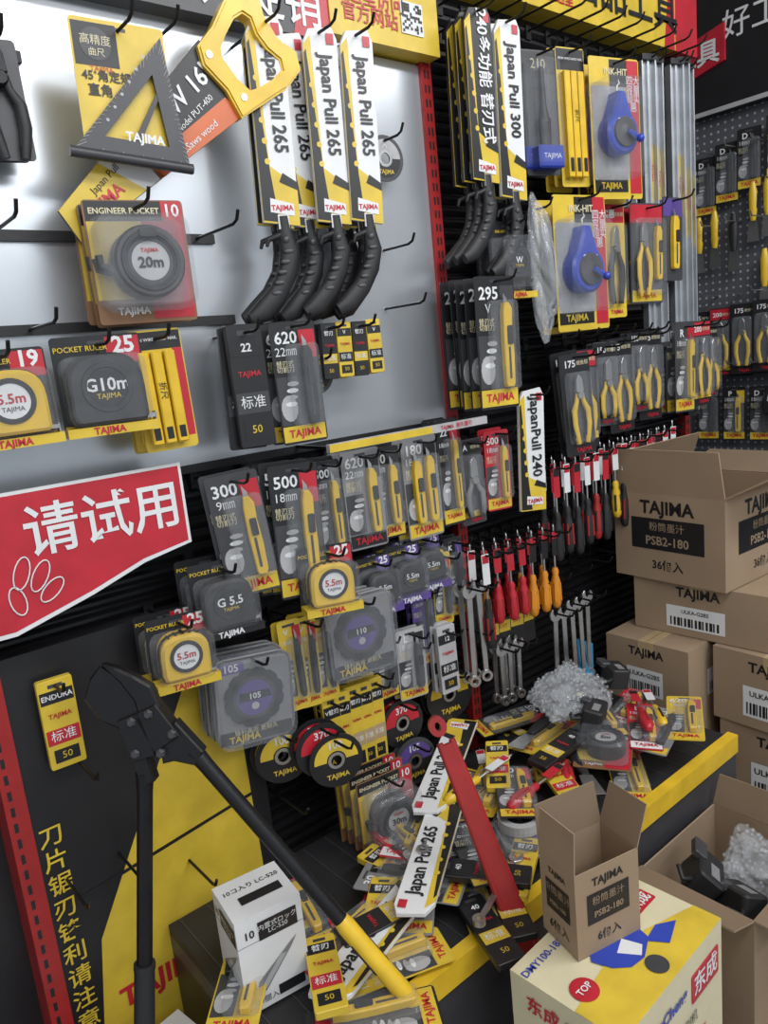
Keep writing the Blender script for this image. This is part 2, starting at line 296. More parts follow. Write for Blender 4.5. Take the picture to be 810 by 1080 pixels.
def chalk_body(b,cx,cz,s,c='B',y=-.004):
    p=[(cx+s*.36*math.cos(math.radians(a)),cz-s*.12+s*.36*math.sin(math.radians(a))) for a in range(-230,51,14)]+[(cx+s*.12,cz+s*.42),(cx+s*.08,cz+s*.55),(cx-s*.08,cz+s*.55),(cx-s*.12,cz+s*.42)]
    b.prism(p,y-.035,y,c,.006,sm=True); b.lathe(cx,cz-s*.12,[(s*.25,y-.035),(s*.24,y-.040),(s*.12,y-.040),(0,y-.042)],'D'); b.tube([(cx,y-.045,cz-s*.12),(cx+s*.22,y-.047,cz-s*.25)],.006,'B',6); b.ball((cx+s*.22,y-.053,cz-s*.25),.009,c)
    b.prism(rr(cx,cz+s*.05,s*.3,s*.1,.003),y-.038,y-.034,'W'); b.text('TAJIMA',cx,cz+s*.05,s*.07,y-.0386,'K')
    b.tube([(cx,y-.016,cz+s*.55),(cx,y-.016,cz+s*.66),(cx+.008,y-.016,cz+s*.7),(cx+.004,y-.016,cz+s*.76)],.002,'S',6)
def chalk_pack(w=.15,h=.29,c='B'):
    b=B(); card(b,w,h,'Y'); y=-.002
    b.rect(-w*.1,w*.48,-h*.2,-.004,y,'K'); b.rect(w*.25,w*.48,-h*.96,-.004,y-.0005,'R'); b.text('四大\n容量\n超实\n惠',w*.365,-h*.25,w*.14,y-.001,'W')
    b.text('INK-HIT',w*.02,-h*.1,w*.13,y-.001,'E',bold=.02); b.rect(-w*.47,w*.2,-h*.95,-h*.86,y,'K'); b.text('TAJIMA',-w*.14,-h*.905,w*.13,y-.001,'Y',bold=.02)
    b.rect(-w*.47,w*.22,-h*.86,-h*.2,y-.0004,'L')
    chalk_body(b,-w*.08,-h*.5,w*.86,c); b.prism(rr(-w*.08,-h*.52,w*.8,h*.7,.02),-.055,-.0035,'T',.008)
    return b
def ruler_profile(L=.75,w=.045):
    b=B(); x=w/2
    prof=[(-x,0),(-x,-.022),(-x+.003,-.022),(-x+.003,-.012),(-.003,-.012),(-.003,-.02),(.003,-.02),(.003,-.010),(x-.004,-.010),(x-.004,-.024),(x,-.024),(x,0)]
    n=len(prof); vs=[(a,c,0) for a,c in prof]+[(a,c,-L) for a,c in prof]
    b.add(vs,[(i,i+n,(i+1)%n+n,(i+1)%n) for i in range(n)],'A'); b.add(vs[:n],[tuple(range(n))],'k'); b.add(vs[n:],[tuple(reversed(range(n)))],'k')
    b.box(-x-.001,x+.001,-.026,.001,-.012,.002,'k'); b.box(-x-.001,x+.001,-.026,.001,-L-.002,-L+.012,'k')
    for i in range(1,int(L/.05)): b.rect(-x+.004,-x+.012,-i*.05-.0008,-i*.05,-.0125,'K')
    b.rect(.004,x-.006,-L*.5,-L*.3,-.0106,'Y'); b.text('TAJIMA',x*.45,-L*.4,.014,-.0112,'R',rot=-90,bold=.02)
    return b
def carton(w,d,h,t='',t2='',t3='',label=False,tape=True,m='C'):
    b=B(); b.box(-w/2,w/2,-d/2,d/2,0,h,m)
    if tape: b.box(-w/2-.0006,w/2+.0006,-.022,.022,h*.8,h+.0008,'N')
    b.box(-w/2+.004,w/2-.004,-.0008,.0008,h,h+.0012,'n')
    def face(T,fw):
        b.T=T; y=-.0008
        if t: b.text(t,0,h*.82,min(.036,fw*.13),y,'K',bold=.03)
        if t2:
            b.rect(-fw*.32,fw*.32,h*.36,h*.70,y,'K'); b.text('粉筒墨汁',0,h*.61,h*.12,y-.0006,'C',bold=.01); b.text(t2,0,h*.45,h*.13,y-.0006,'C',bold=.02)
        if t3: b.text(t3,0,h*.2,h*.14,y,'K',bold=.02)
        if label:
            b.rect(-fw*.24,fw*.2,h*.14,h*.56,y,'W'); 
            for i in range(14): b.rect(-fw*.21+i*fw*.027,-fw*.21+i*fw*.027+fw*.012*(1+(i*7%3)*.4),h*.18,h*.34,y-.0006,'K')
            b.text('ULKA-G2BS',-fw*.02,h*.46,h*.1,y-.0006,'K',bold=.02)
        b.T=Matrix()
    face(Matrix.Translation((0,-d/2,0)),w); face(Matrix.Translation((-w/2,0,0))@Matrix.Rotation(-R90,4,'Z'),d)
    return b
def open_carton(w,d,h,t='',t2='',t3='',fl=(60,60,60,60),fh=None,th=.004,m='C'):
    b=B(); fh=fh or d*.45
    b.box(-w/2,w/2,-d/2,d/2,0,th,m)
    b.box(-w/2,-w/2+th,-d/2,d/2,th,h,m); b.box(w/2-th,w/2,-d/2,d/2,th,h,m); b.box(-w/2+th,w/2-th,-d/2,-d/2+th,th,h,m); b.box(-w/2+th,w/2-th,d/2-th,d/2,th,h,m)
    x,y=w/2,d/2
    for k,(a,c,nx,ny) in enumerate((((-x,y),(-x,-y),-1,0),((x,-y),(x,y),1,0),((-x,-y),(x,-y),0,-1),((x,y),(-x,y),0,1))):
        A=math.radians(fl[k])
        if fl[k]>170: continue
        ox,oz=math.sin(A)*fh,math.cos(A)*fh; k2=.96
        mx,my=(a[0]+c[0])/2,(a[1]+c[1])/2
        q=[(a[0],a[1],h),(c[0],c[1],h),(mx+(c[0]-mx)*k2+nx*ox,my+(c[1]-my)*k2+ny*ox,h+oz),(mx+(a[0]-mx)*k2+nx*ox,my+(a[1]-my)*k2+ny*ox,h+oz)]
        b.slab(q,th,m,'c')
    def face(T,fw):
        b.T=T; yy=-.0008
        if t: b.text(t,0,h*.84,fw*.15,yy,'K',bold=.03)
        if t2: b.rect(-fw*.33,fw*.33,h*.36,h*.72,yy,'K'); b.text('粉筒墨汁',0,h*.62,h*.11,yy-.0006,'C'); b.text(t2,0,h*.46,min(h*.14,fw*.12),yy-.0006,'C',bold=.02)
        if t3: b.text(t3,0,h*.18,h*.13,yy,'K',bold=.02)
        b.T=Matrix()
    face(Matrix.Translation((0,-d/2,0)),w); face(Matrix.Translation((-w/2,0,0))@Matrix.Rotation(-R90,4,'Z'),d)
    return b
def bubble(rx,ry,rz,n=170,seed=1,r0=.004):
    rnd=random.Random(seed); b=B(); ph=[rnd.uniform(0,6) for _ in range(6)]
    def rad(d): return 1+.16*math.sin(3*d.x+ph[0]+2*d.z)+.12*math.sin(5*d.y+ph[1])+.1*math.sin(7*d.z+ph[2]+3*d.x)+.06*math.sin(13*d.x+9*d.y+ph[3])+.05*math.sin(17*d.z-11*d.y+ph[4])
    N,K=40,22
    for sc_ in (1.0,.8):
        vs=[]
        for i in range(K+1):
            a=math.pi*i/K
            for j in range(N):
                c=2*math.pi*j/N; d=Vector((math.sin(a)*math.cos(c),math.sin(a)*math.sin(c),math.cos(a))); r=rad(d)*sc_; vs.append((d.x*rx*r,d.y*ry*r,d.z*rz*r))
        b.add(vs,[(i*N+j,(i+1)*N+j,(i+1)*N+(j+1)%N,i*N+(j+1)%N) for i in range(K) for j in range(N)],'V',False)
    for i in range(n):
        z=1-2*(i+.5)/n; a=i*2.39996; q=math.sqrt(1-z*z); d=Vector((q*math.cos(a),q*math.sin(a),z)); r=rad(d)
        b.ball((d.x*rx*r,d.y*ry*r,d.z*rz*r),r0,'V',6,4)
    return b
def putty(c='y'):
    b=B(); b.prism([(-.02,-.2),(.02,-.2),(.014,-.13),(-.014,-.13)],-.008,-.006,'S'); b.tube([(0,-.008,-.13),(0,-.008,-.10),(0,-.008,-.04),(0,-.008,0)],[.009,.014,.016,.008],c,8,.6); b.tube([(0,-.008,-.09),(0,-.008,-.04)],[.0155,.017],'k',8,.4); return b
# ================================================================= ROOM
def solid(name,x0,x1,y0,y1,z0,z1,m):
    b=B(); b.box(x0,x1,y0,y1,z0,z1,m); return place(b,name)
M['floor']=mk('floor_tile',(.30,.29,.28),.35,scale=3); M['ceil']=mk('ceiling_paint',(.72,.62,.48),.8,var=.03); M['wallp']=mk('wall_paint',(.45,.45,.46),.8,var=.04)
solid('floor',-2,3.4,-4,.8,-.05,0,'floor'); solid('ceiling',-2,3.4,-4,.8,3.1,3.15,'ceil')
solid('wall_back',-2,3.4,.7,.8,0,3.1,'wallp'); solid('wall_right',3.3,3.4,-4,.7,0,3.1,'wallp')
# ---- slat wall gondola
M['slat']=mk('slatwall_black',(.013,.013,.015),.38,.3,var=.2)
M['panel']=mk('silver_panel',(.58,.61,.65),.28,.7,var=.08,scale=1.4)
def slats(b,x0,x1,z0,z1,p=.025):
    n=int((z1-z0)/p); pr=[]
    for i in range(n):
        z=z0+i*p; pr+=[(0,z),(-.004,z+.001),(-.012,z+.010),(-.012,z+.016),(-.004,z+.020),(0,z+.021)]
    pr.append((0,z1)); k=len(pr)
    b.add([(x0,y,z) for y,z in pr]+[(x1,y,z) for y,z in pr],[(i,i+k,i+k+1,i+1) for i in range(k-1)],'slat')
g=B(); g.box(.19,2.34,.001,.25,.0,2.9,'K'); g.box(-1.2,.19,.03,.25,0,2.9,'K'); slats(g,.22,1.245,.35,1.42); slats(g,1.275,2.30,.35,2.36)
for x in (1.245,2.30):
    g.box(x,x+.03,-.028,0,.3,2.36,'r')
    for i in range(70): g.box(x+.008,x+.013,-.0285,-.027,.35+i*.0285,.366+i*.0285,'K'); g.box(x+.018,x+.023,-.0285,-.027,.35+i*.0285,.366+i*.0285,'K')
g.box(.182,.215,-.05,.03,0,1.2,'r')
for i in range(40): g.box(.19,.196,-.0505,-.049,.05+i*.028,.066+i*.028,'K')
place(g,'slatwall_display_rack')
p=B(); p.box(-.1,1.245,-.02,0,1.43,2.20,'panel'); 
for z,xe in ((1.835,.70),(1.695,.72),(2.09,.42)): p.box(-.1,xe,-.028,-.02,z-.008,z+.008,'k')
p.box(-.1,1.245,-.024,-.02,1.43,1.445,'K')
place(p,'silver_backing_panel')
# header boards
h=B(); h.box(-.3,.985,-.06,.0,2.19,2.75,'D'); h.box(.985,1.27,-.064,.0,2.205,2.75,'Y')
h.poly([(.90,2.19),(.985,2.19),(.985,2.30),(.94,2.33)],-.061,'R')
h.text('倾情一夏 大促销',.66,2.24,.085,-.062,'W',bold=.01); h.text('在这里访问\n官方网站',1.085,2.265,.036,-.066,'R',bold=.01)
rq=random.Random(3)
h.rect(1.165,1.225,2.235,2.295,-.066,'W')
for i in range(10):
    for j in range(10):
        if rq.random()<.5 or (i<3 and j>6): h.rect(1.168+i*.0054,1.173+i*.0054,2.238+j*.0054,2.243+j*.0054,-.0668,'K')
place(h,'header_sign_board')
h=B(); h.box(1.28,2.22,-.065,0,2.365,2.78,'Y'); h.poly([(2.16,2.365),(2.215,2.365),(2.215,2.74),(2.2,2.6)],-.0655,'R')
h.box(2.22,2.34,-.065,0,2.365,2.78,'R'); h.text('出品工具',1.98,2.455,.125,-.067,'K',bold=.012); h.text('多种工具 尽在这里',1.6,2.40,.035,-.067,'R',bold=.01); h.rect(1.52,1.72,2.45,2.50,-.067,'R')
place(h,'header_sign_board')
# lower warning board
w=B(); w.box(.215,.64,-.045,-.014,.20,1.20,'K')
w.poly([(.262,.22),(.615,.22),(.60,1.0),(.545,1.13),(.285,.66),(.262,.5)],-.0455,'Y'); w.poly([(.222,.745),(.637,.79),(.637,.797),(.222,.752)],-.0462,'K')
w.text('刀\n片\n锯\n刃\n锋\n利\n请\n注\n意',.240,.705,.040,-.047,'Y',bold=.01,ls=1.12); w.text('TAJIMA',.385,.525,.055,-.047,'R',bold=.03)
place(w,'warning_display_board')
# red try-me sign
s=B(); o=[(.535,1.325),(.535,1.462),(.0,1.462),(-.02,1.28),(.12,1.25),(.24,1.248),(.36,1.28),(.45,1.31)]
s.prism(o,-.105,-.10,'W'); s.poly(offs(o,.007),-.1055,'R')
s.text('请试用',.400,1.392,.084,-.107,'W',bold=.012)
for i,(x,z,L,a) in enumerate(((.262,1.34,.05,70),(.287,1.33,.05,60),(.25,1.30,.045,100),(.30,1.305,.045,40))):
    c,d=math.cos(math.radians(a)),math.sin(math.radians(a)); s.tube([(x+L*.5*math.cos(t)*c-.011*math.sin(t)*d,-.107,z+L*.5*math.cos(t)*d+.011*math.sin(t)*c) for t in [k*math.pi/8 for k in range(17)]],.0012,'W',5,cap=False)
s.box(.3,.32,-.10,0,1.43,1.445,'H'); s.box(.5,.52,-.10,0,1.43,1.445,'H')
place(s,'try_me_sign')
# price strip
s=B(); s.box(.80,1.225,-.165,-.155,1.437,1.453,'L'); s.box(.80,1.06,-.166,-.165,1.438,1.452,'Y'); s.text('TAJIMA  耐久替刃',1.13,1.445,.012,-.1665,'R',bold=.01)
for x in (.82,1.2): s.box(x,x+.006,-.155,0,1.44,1.446,'H')
place(s,'price_label_strip')
# bench
X0=.40
t=B(); t.box(X0,1.66,-.475,-.05,.565,.60,'D'); t.box(X0,1.66,-.475,-.05,.60,.62,'k')
t.box(X0,1.66,-.50,-.475,.585,.63,'y'); t.box(X0,1.66,-.495,-.475,.30,.585,'D')
for i in range(22): t.box(.42+i*.055,.422+i*.055,-.47,-.055,.62,.6212,'D')
t.box(X0,1.66,-.46,-.05,.0,.565,'K'); place(t,'display_bench')
# ================================================================= ITEMS ON SILVER PANEL
hang(square_pack(),'speed_square_package',.53,2.118,-.13,1,yaw=-6)
# hand saw
b=B(); bl=[(-.01,-.02),(.36,-.065),(.38,.06),(.0,.03)]
b.prism(bl,-.006,0,'K',.001); y=-.0066
b.poly([(-.01,-.02),(.13,-.036),(.10,.038),(0,.03)],y,'Y'); b.poly([(.13,-.036),(.17,-.041),(.14,.041),(.10,.038)],y,'W'); b.poly([(.16,-.040),(.355,-.064),(.35,-.025),(.16,-.010)],y,'o')
b.text('SAW 16"',.285,.020,.040,y-.001,'W',bold=.02,rot=1); b.text('Japan Pull',.09,.016,.016,y-.001,'K',rot=2); b.text('TAJIMA',.06,-.006,.026,y-.001,'R',bold=.02,rot=-2); b.text('Fast.Saws wood',.255,-.038,.016,y-.001,'W',rot=-4); b.text('Model PUT-400',.285,-.010,.014,y-.001,'W')
ho=[(.345,-.065),(.40,-.075),(.455,-.085),(.50,-.08),(.515,-.055),(.50,-.02),(.505,.02),(.52,.045),(.505,.07),(.46,.075),(.41,.06),(.365,.055),(.35,.03),(.355,-.02)]
hi=[(.392,-.045),(.41,-.052),(.44,-.058),(.468,-.058),(.476,-.045),(.468,-.02),(.468,.008),(.478,.03),(.472,.043),(.452,.046),(.42,.038),(.398,.03),(.388,.018),(.386,-.02)]
b.ring(ho,hi,-.014,.010,'y'); b.ring([(x,z) for x,z in offs(ho,.004)],[(x,z) for x,z in offs(hi,-.004)],-.017,-.013,'y')
for q in ((.37,.035),(.372,-.045)): b.lathe(q[0],q[1],[(0,-.0185),(.006,-.0185),(.007,-.016)],'S',12)
place(b,'hand_saw',(.43,-.095,1.835),(0,math.radians(-41),math.radians(-4)),.98)
s265=pull_saw().mesh('pull_saw')
hang(s265,'pull_saw',.980,2.185,-.13,1,yaw=-12,tilt=1); hang(s265,'pull_saw',.912,2.185,-.11,2,.03,yaw=-12,dx=.012); hang(s265,'pull_saw',.79,2.175,-.12,2,.03,yaw=-12,dx=.012); hang(s265,'pull_saw',.87,2.182,-.07,2,.025,yaw=-12,hk=False); hang(s265,'pull_saw',.985,2.185,-.08,2,.025,yaw=-10,hk=False)
hang(reel_pack(),'tape_reel_package',.508,1.867,-.14,3,.022,yaw=-10)
hang(tape_pack('19',.12,.135,'y','5.5m'),'tape_measure_package',.285,1.665,-.12,2,.055,yaw=-8)
hang(tape_pack('25',.13,.145,'k','G10m',s=.108),'tape_measure_package',.42,1.672,-.13,1,yaw=-10)
def pencils(w=.085,h=.19):
    b=B(); card(b,w,h,'Y'); b.rect(-w*.48,w*.48,-h*.16,-.003,-.002,'K'); b.text('IRON WIRE HARD NAIL',0,-h*.08,w*.08,-.003,'W',bold=.01); b.rect(w*.3,w*.48,-h*.9,-h*.16,-.002,'R')
    for i in range(3): b.prism(rr(-w*.3+i*w*.24,-h*.56,w*.2,h*.76,.003),-.02,-.002,'y',.002); b.rect(-w*.36+i*w*.24,-w*.24+i*w*.24,-h*.9,-h*.8,-.0205,'K')
    b.text('折尺',-w*.06,-h*.5,w*.16,-.0212,'K',rot=-90); return b
hang(pencils(),'folding_rule_package',.512,1.675,-.13,3,.025,yaw=-12)
hang(blade_pack(.065,.21,'K','22','D'),'blade_refill_pack',.675,1.676,-.12,2,.02,yaw=-10)
hang(knife_pack('620',.088,.215,'K','R','k',sub='22㎜'),'utility_knife_package',.765,1.68,-.14,4,.024,yaw=-12)
hang(cut_disc(.038,'D','G','125'),'cutting_disc',.86,1.62,-.06,1)
bp=blade_pack(.032,.105,'K','替刃','Y').mesh('blade_refill_pack')
bpy_=blade_pack(.032,.105,'Y','V','K').mesh('blade_refill_pack')
for i in range(4): hang(bpy_ if i%2 else bp,'blade_refill_pack',.875+i*.037,1.675,-.09,2,yaw=-8,hk=i%2==0)
hook(.33,1.835,-.16); hook(.665,1.835,-.16); hook(.36,1.695,-.15); hook(1.09,1.70,-.13); hook(.62,2.13,-.14); hook(1.10,1.82,-.1)
hang(cut_disc(.045,'D','L','A'),'cutting_disc',1.10,2.04,-.05,1,hk=True)
b=B(); card(b,.06,.16,'D'); plier(b,0,-.01,.15,'k','D',jaw='H'); hang(b,'aviation_snips',.365,2.09,-.08,2,.03)
# ================================================================= KNIFE ROW
kp=lambda *a,**k: knife_pack(*a,**k).mesh('utility_knife_package')
hang(kp('300',.09,.215,'D','R',sub='9㎜'),'utility_knife_package',.60,1.432,-.15,2,.02,yaw=-22,tilt=-6)
hang(kp('500',.09,.24),'utility_knife_package',.705,1.435,-.18,4,.027,yaw=-16,tilt=2)
hang(kp('L500',.07,.2,'K','G'),'utility_knife_package',.825,1.42,-.10,2,.02)
hang(kp('620',.085,.2,'G','K',sub='22㎜',foot='K'),'utility_knife_package',.90,1.425,-.12,3,.022)
hang(kp('550',.08,.19,'K','D'),'utility_knife_package',.965,1.425,-.11,2,.02)
hang(kp('180',.09,.22,'G','K',n=2),'utility_knife_package',1.065,1.43,-.11,2,.022)
hang(kp('22',.06,.24,'K','R'),'utility_knife_package',1.17,1.45,-.09,3,.02)
tp25=tape_pack('25',.105,.115,'y','5.5m',s=.08).mesh('tape_measure_package')
hang(tp25,'tape_measure_package',.738,1.28,-.20,1,yaw=-18)
hang(tp25,'tape_measure_package',.475,1.215,-.13,2,.05,yaw=-12)
hang(tape_pack('16',.11,.125,'k','G 5.5',c='K',top='K',base='K').mesh('tape_measure_package'),'tape_measure_package',.565,1.285,-.13,2,.05,yaw=-14)
hang(blade_pack(.055,.15,'Y','ENDURA'),'blade_refill_pack',.285,1.155,-.06,1,yaw=-4)
hang(disc_pack('105',.148,.165),'cutting_disc_package',.595,1.112,-.14,3,.025,yaw=-14,tilt=3)
yb=kp('V',.045,.18,'Y','R',kc='k')
for i in range(3): hang(yb,'utility_knife_package',.685+i*.035,1.14,-.13,2,.022,yaw=-12,hk=i==1)
hang(disc_pack('110',.155,.165,'D'),'cutting_disc_package',.83,1.155,-.15,3,.025,yaw=-14)
pt=tape_pack('25',.085,.115,'k','5.5m',top='P',base='P').mesh('tape_measure_package')
hang(pt,'tape_measure_package',.92,1.20,-.10,2,.04); hang(pt,'tape_measure_package',1.0,1.205,-.10,2,.04); hang(pt,'tape_measure_package',1.08,1.21,-.08,1,.04)
hang(knife_pack('L',.07,.16,'L','K',kc='D'),'utility_knife_package',1.00,1.02,-.10,2); hang(kp('12',.06,.15,'K','G',kc='k'),'utility_knife_package',.93,1.03,-.09,2)
hang(kp('V',.055,.19,'P','K',kc='D'),'utility_knife_package',1.06,1.10,-.08,2); hang(kp('V',.05,.17,'Y','R',kc='D'),'utility_knife_package',1.13,1.16,-.08,2); hang(kp('K',.05,.19,'K','P',kc='k'),'utility_knife_package',1.18,1.18,-.07,2)
cd1=cut_disc(.055,'K','R','370').mesh('cutting_disc'); cd2=cut_disc(.055,'K','Y','100').mesh('cutting_disc')
hang(cd2,'cutting_disc',.66,.92,-.09,2,.02,yaw=-20); hang(cd1,'cutting_disc',.72,.925,-.14,2,.02,yaw=-18); hang(cd2,'cutting_disc',.735,.90,-.16,1,yaw=-18)
bpm=blade_pack(.038,.185,'Y','V替刃','N').mesh('blade_refill_pack')
for i in range(5): hang(bpm,'blade_refill_pack',.765+i*.028,.955,-.11,2,.025,yaw=-12,hk=i%2==0)
hang(reel_pack('10',.13,.165,'30m'),'tape_reel_package',.83,.785,-.18,4,.026,yaw=-8)
hang(cd1,'cutting_disc',.97,.86,-.08,2,.02); hang(cut_disc(.055,'D','P','105'),'cutting_disc',.98,.765,-.10,2,.02)
hang(cut_disc(.065,'K','y','125'),'cutting_disc',1.13,.875,-.07,2,.02); hang(cut_disc(.05,'K','R','100'),'cutting_disc',1.03,.98,-.07,1)
hang(blade_pack(.05,.16,'L','12','K'),'blade_refill_pack',1.09,1.0,-.11,2)
for q in ((.30,1.0),(.34,.80),(.25,.80),(.46,.72),(.66,.76),(.9,.95),(1.2,.95)): hook(q[0],q[1],-.14)
# ================================================================= RIGHT SECTION
hang(pull_saw('Japan Pull 300',.36,.08).mesh('pull_saw'),'pull_saw',1.40,2.28,-.13,2,.03,yaw=-8)
hang(pull_saw('240多功能 替刃式',.34,.08,alt=2).mesh('pull_saw'),'pull_saw',1.32,2.29,-.12,3,.025,yaw=-10)
hang(pull_saw('JapanPull 240',.29,.085,False,alt=1),'pull_saw_blade_pack',1.42,1.49,-.12,1,yaw=-8)
b=B(); card(b,.1,.27,'D'); b.rect(-.048,.048,-.05,-.004,-.002,'K'); b.text('210',0,-.03,.03,-.003,'E'); b.tube([(0,-.012,-.04),(0,-.012,-.12),(0,-.012,-.16)],[.006,.008,.014],'k',8); b.tube([(0,-.014,-.15),(0,-.014,-.22)],[.017,.015],'k',10,.6); b.prism(rr(0,-.235,.075,.05,.005),-.035,-.002,'B',.004); b.text('TAJIMA',0,-.235,.016,-.0356,'W'); b.prism(rr(0,-.14,.08,.23,.01),-.04,-.0025,'T',.006)
hang(b,'pad_saw_package',1.545,2.25,-.10,2,.03)
fr=pencils(.09,.31).mesh('folding_rule_package'); hang(fr,'folding_rule_package',1.655,2.27,-.11,3,.025)
hang(chalk_pack(.15,.30),'chalk_line_reel_package',1.775,2.25,-.15,2,.05,sc=1.08)
hang(tape_pack('10',.1,.17,'k','W',top='K',title='INK-HIT'),'chalk_line_reel_package',1.40,1.875,-.10,2,.04)
cp=chalk_pack(.16,.29).mesh('chalk_line_reel_package'); hang(cp,'chalk_line_reel_package',1.61,1.93,-.15,2,.05,yaw=-8,sc=1.08)
place(bubble(.038,.03,.14,0,4),'plastic_wrapped_tool',(1.50,-.12,1.76)); hook(1.50,1.90,-.14)
b=plier_pack(.09,.29,'Y','R','k','D','实惠'); hang(b,'pliers_package',1.82,1.93,-.10,2,.03)
b=B(); card(b,.12,.26,'D'); b.rect(-.058,.058,-.05,-.004,-.002,'R'); plier(b,-.02,-.05,.19,'y','k'); knife(b,.035,-.06,-.2,.022,'y'); b.rect(-.055,.055,-.255,-.225,-.002,'Y'); b.text('TAJIMA',0,-.24,.02,-.003,'R'); b.prism(rr(0,-.14,.11,.2,.012),-.026,-.0025,'T',.006)
hang(b,'pliers_package',1.95,1.93,-.12,2,.03); 
b=B(); card(b,.085,.22,'D'); b.rect(-.04,.04,-.05,-.004,-.002,'P'); knife(b,.0,-.05,-.19,.025,'y'); hang(b,'utility_knife_package',2.05,1.95,-.14,3,.03)
hang(knife_pack('295',.11,.28,'K','D',sub='V'),'utility_knife_package',1.27,1.745,-.17,5,.025,yaw=-10)
hang(plier_pack(.07,.20,'D','K','G','k','A',long=.1),'pliers_package',1.245,1.40,-.08,1)
hang(knife_pack('500',.07,.19,'R','K'),'utility_knife_package',1.33,1.41,-.09,2)
pk=[plier_pack(.09,.25,'K','K','y','k','175','K').mesh('pliers_package'),plier_pack(.085,.25,'K','R','y','k','200').mesh('pliers_package'),plier_pack(.08,.22,'D','K','y','k','150','K',.12).mesh('pliers_package')]
hang(pk[0],'pliers_package',1.56,1.565,-.15,2,.03,yaw=-14,tilt=-4); hang(pk[1],'pliers_package',1.64,1.565,-.12,3,.025); hang(pk[2],'pliers_package',1.75,1.58,-.11,2); hang(pk[0],'pliers_package',1.80,1.59,-.12,2); hang(pk[2],'pliers_package',1.89,1.60,-.12,2); hang(pk[0],'pliers_package',1.95,1.60,-.12,2,.03)
# screwdrivers
sr=screwdriver('r','k',.24).mesh('screwdriver'); sy=screwdriver('y','k',.2,'W').mesh('screwdriver'); so=screwdriver('O','O',.21,'K').mesh('screwdriver'); sR=screwdriver('R','r',.19,'R').mesh('screwdriver'); sk=screwdriver('k','r',.24,'W').mesh('screwdriver'); sd=screwdriver('k','k',.25,'R').mesh('screwdriver')
for i in range(14):
    x=1.48+i*.042; hang([sd,sk,sd,sk,sr,sd,sy,sk,sy,sd,sk,sd,sy,sk][i],'screwdriver',x,1.305+i*.002,-.13,1,hk=i%2==0); hang([sk,sd][i%2],'screwdriver',x+.012,1.31,-.08,1,hk=False)
for i in range(7):
    x=1.21+i*.042; hang([sk,sR,sR,sR,so,so,so][i],'screwdriver',x,1.15,-.13,1); hang([sk,so,sR,sR,so,sR,so][i],'screwdriver',x+.008,1.15,-.08,1,hk=False)
wl=wrench(.25,.034).mesh('combination_wrench'); ws=wrench(.16,.03).mesh('combination_wrench'); wb=wrench(.2,.028).mesh('combination_wrench')
for i in range(5): hang(wl,'combination_wrench',1.47+i*.034,.93+i*.004,-.12,1,hk=True,yaw=-20)
for i in range(3): hang(ws,'combination_wrench',1.27+i*.032,.90,-.11,2,.02,yaw=-15)
for i in range(2): hang(wl,'combination_wrench',1.17+i*.03,1.08,-.12,2,.03,yaw=-25)
b=B(); card(b,.045,.09,'K'); b.rect(-.02,.02,-.035,-.006,-.002,'Y'); b.text('DIY',0,-.02,.015,-.003,'R'); dm=b.mesh('wrench_hang_tag')
for x in (1.27,1.31,1.36,1.40): hang(dm,'wrench_hang_tag',x,.95,-.09,1,hk=False)
for i in range(6): hook(1.42+i*.09,1.0,-.13); hook(1.55+i*.08,1.60,-.16)
# straight edges
for i,(x,z,L,y) in enumerate(((1.93,2.28,.62,-.07),(1.99,2.30,.72,-.10),(2.06,2.31,.76,-.08),(2.13,2.31,.80,-.10),(2.20,2.33,.95,-.08),(2.26,2.33,1.0,-.06))):
    place(ruler_profile(L,.045),'aluminium_straightedge',(x,y,z),(0,0,math.radians(-18))); hook(x,z-.006,y-.03)
hang(pk[1],'pliers_package',2.21,1.61,-.13,2,.03); hang(kp('R',.09,.26,'D','R'),'utility_knife_package',2.12,1.61,-.13,3,.03); hang(pk[2],'pliers_package',2.28,1.60,-.12,2,.03)
for i in range(12): hook(1.33+i*.075,2.335,-.17)
place(hooks,'display_hooks')
# ================================================================= RIGHT PEGBOARD
m=bpy.data.materials.new('pegboard'); m.use_nodes=True; nt=m.node_tree; pb=nt.nodes['Principled BSDF']; pb.inputs['Roughness'].default_value=.5
tc=nt.nodes.new('ShaderNodeTexCoord'); sc=nt.nodes.new('ShaderNodeVectorMath'); sc.operation='SCALE'; sc.inputs['Scale'].default_value=38; fr_=nt.nodes.new('ShaderNodeVectorMath'); fr_.operation='FRACTION'; sb=nt.nodes.new('ShaderNodeVectorMath'); sb.operation='SUBTRACT'; sb.inputs[1].default_value=(.5,.5,.5); ml=nt.nodes.new('ShaderNodeVectorMath'); ml.operation='MULTIPLY'; ml.inputs[1].default_value=(1,0,1); ln=nt.nodes.new('ShaderNodeVectorMath'); ln.operation='LENGTH'; lt=nt.nodes.new('ShaderNodeMath'); lt.operation='LESS_THAN'; lt.inputs[1].default_value=.16; mx=nt.nodes.new('ShaderNodeMix'); mx.data_type='RGBA'; mx.inputs[6].default_value=(.10,.105,.12,1); mx.inputs[7].default_value=(.45,.45,.47,1)
for a,c in ((tc.outputs['Object'],sc.inputs[0]),(sc.outputs[0],fr_.inputs[0]),(fr_.outputs[0],sb.inputs[0]),(sb.outputs[0],ml.inputs[0]),(ml.outputs[0],ln.inputs[0]),(ln.outputs['Value'],lt.inputs[0]),(lt.outputs[0],mx.inputs[0]),(mx.outputs[2],pb.inputs['Base Color'])): nt.links.new(a,c)
M['peg']=m
b=B(); b.box(-.3,2.2,0,.03,.9,2.33,'peg'); b.box(-.3,2.2,-.0,.03,0,.9,'D'); place(b,'pegboard_panel',(2.9,.3,0),(0,0,-R90))
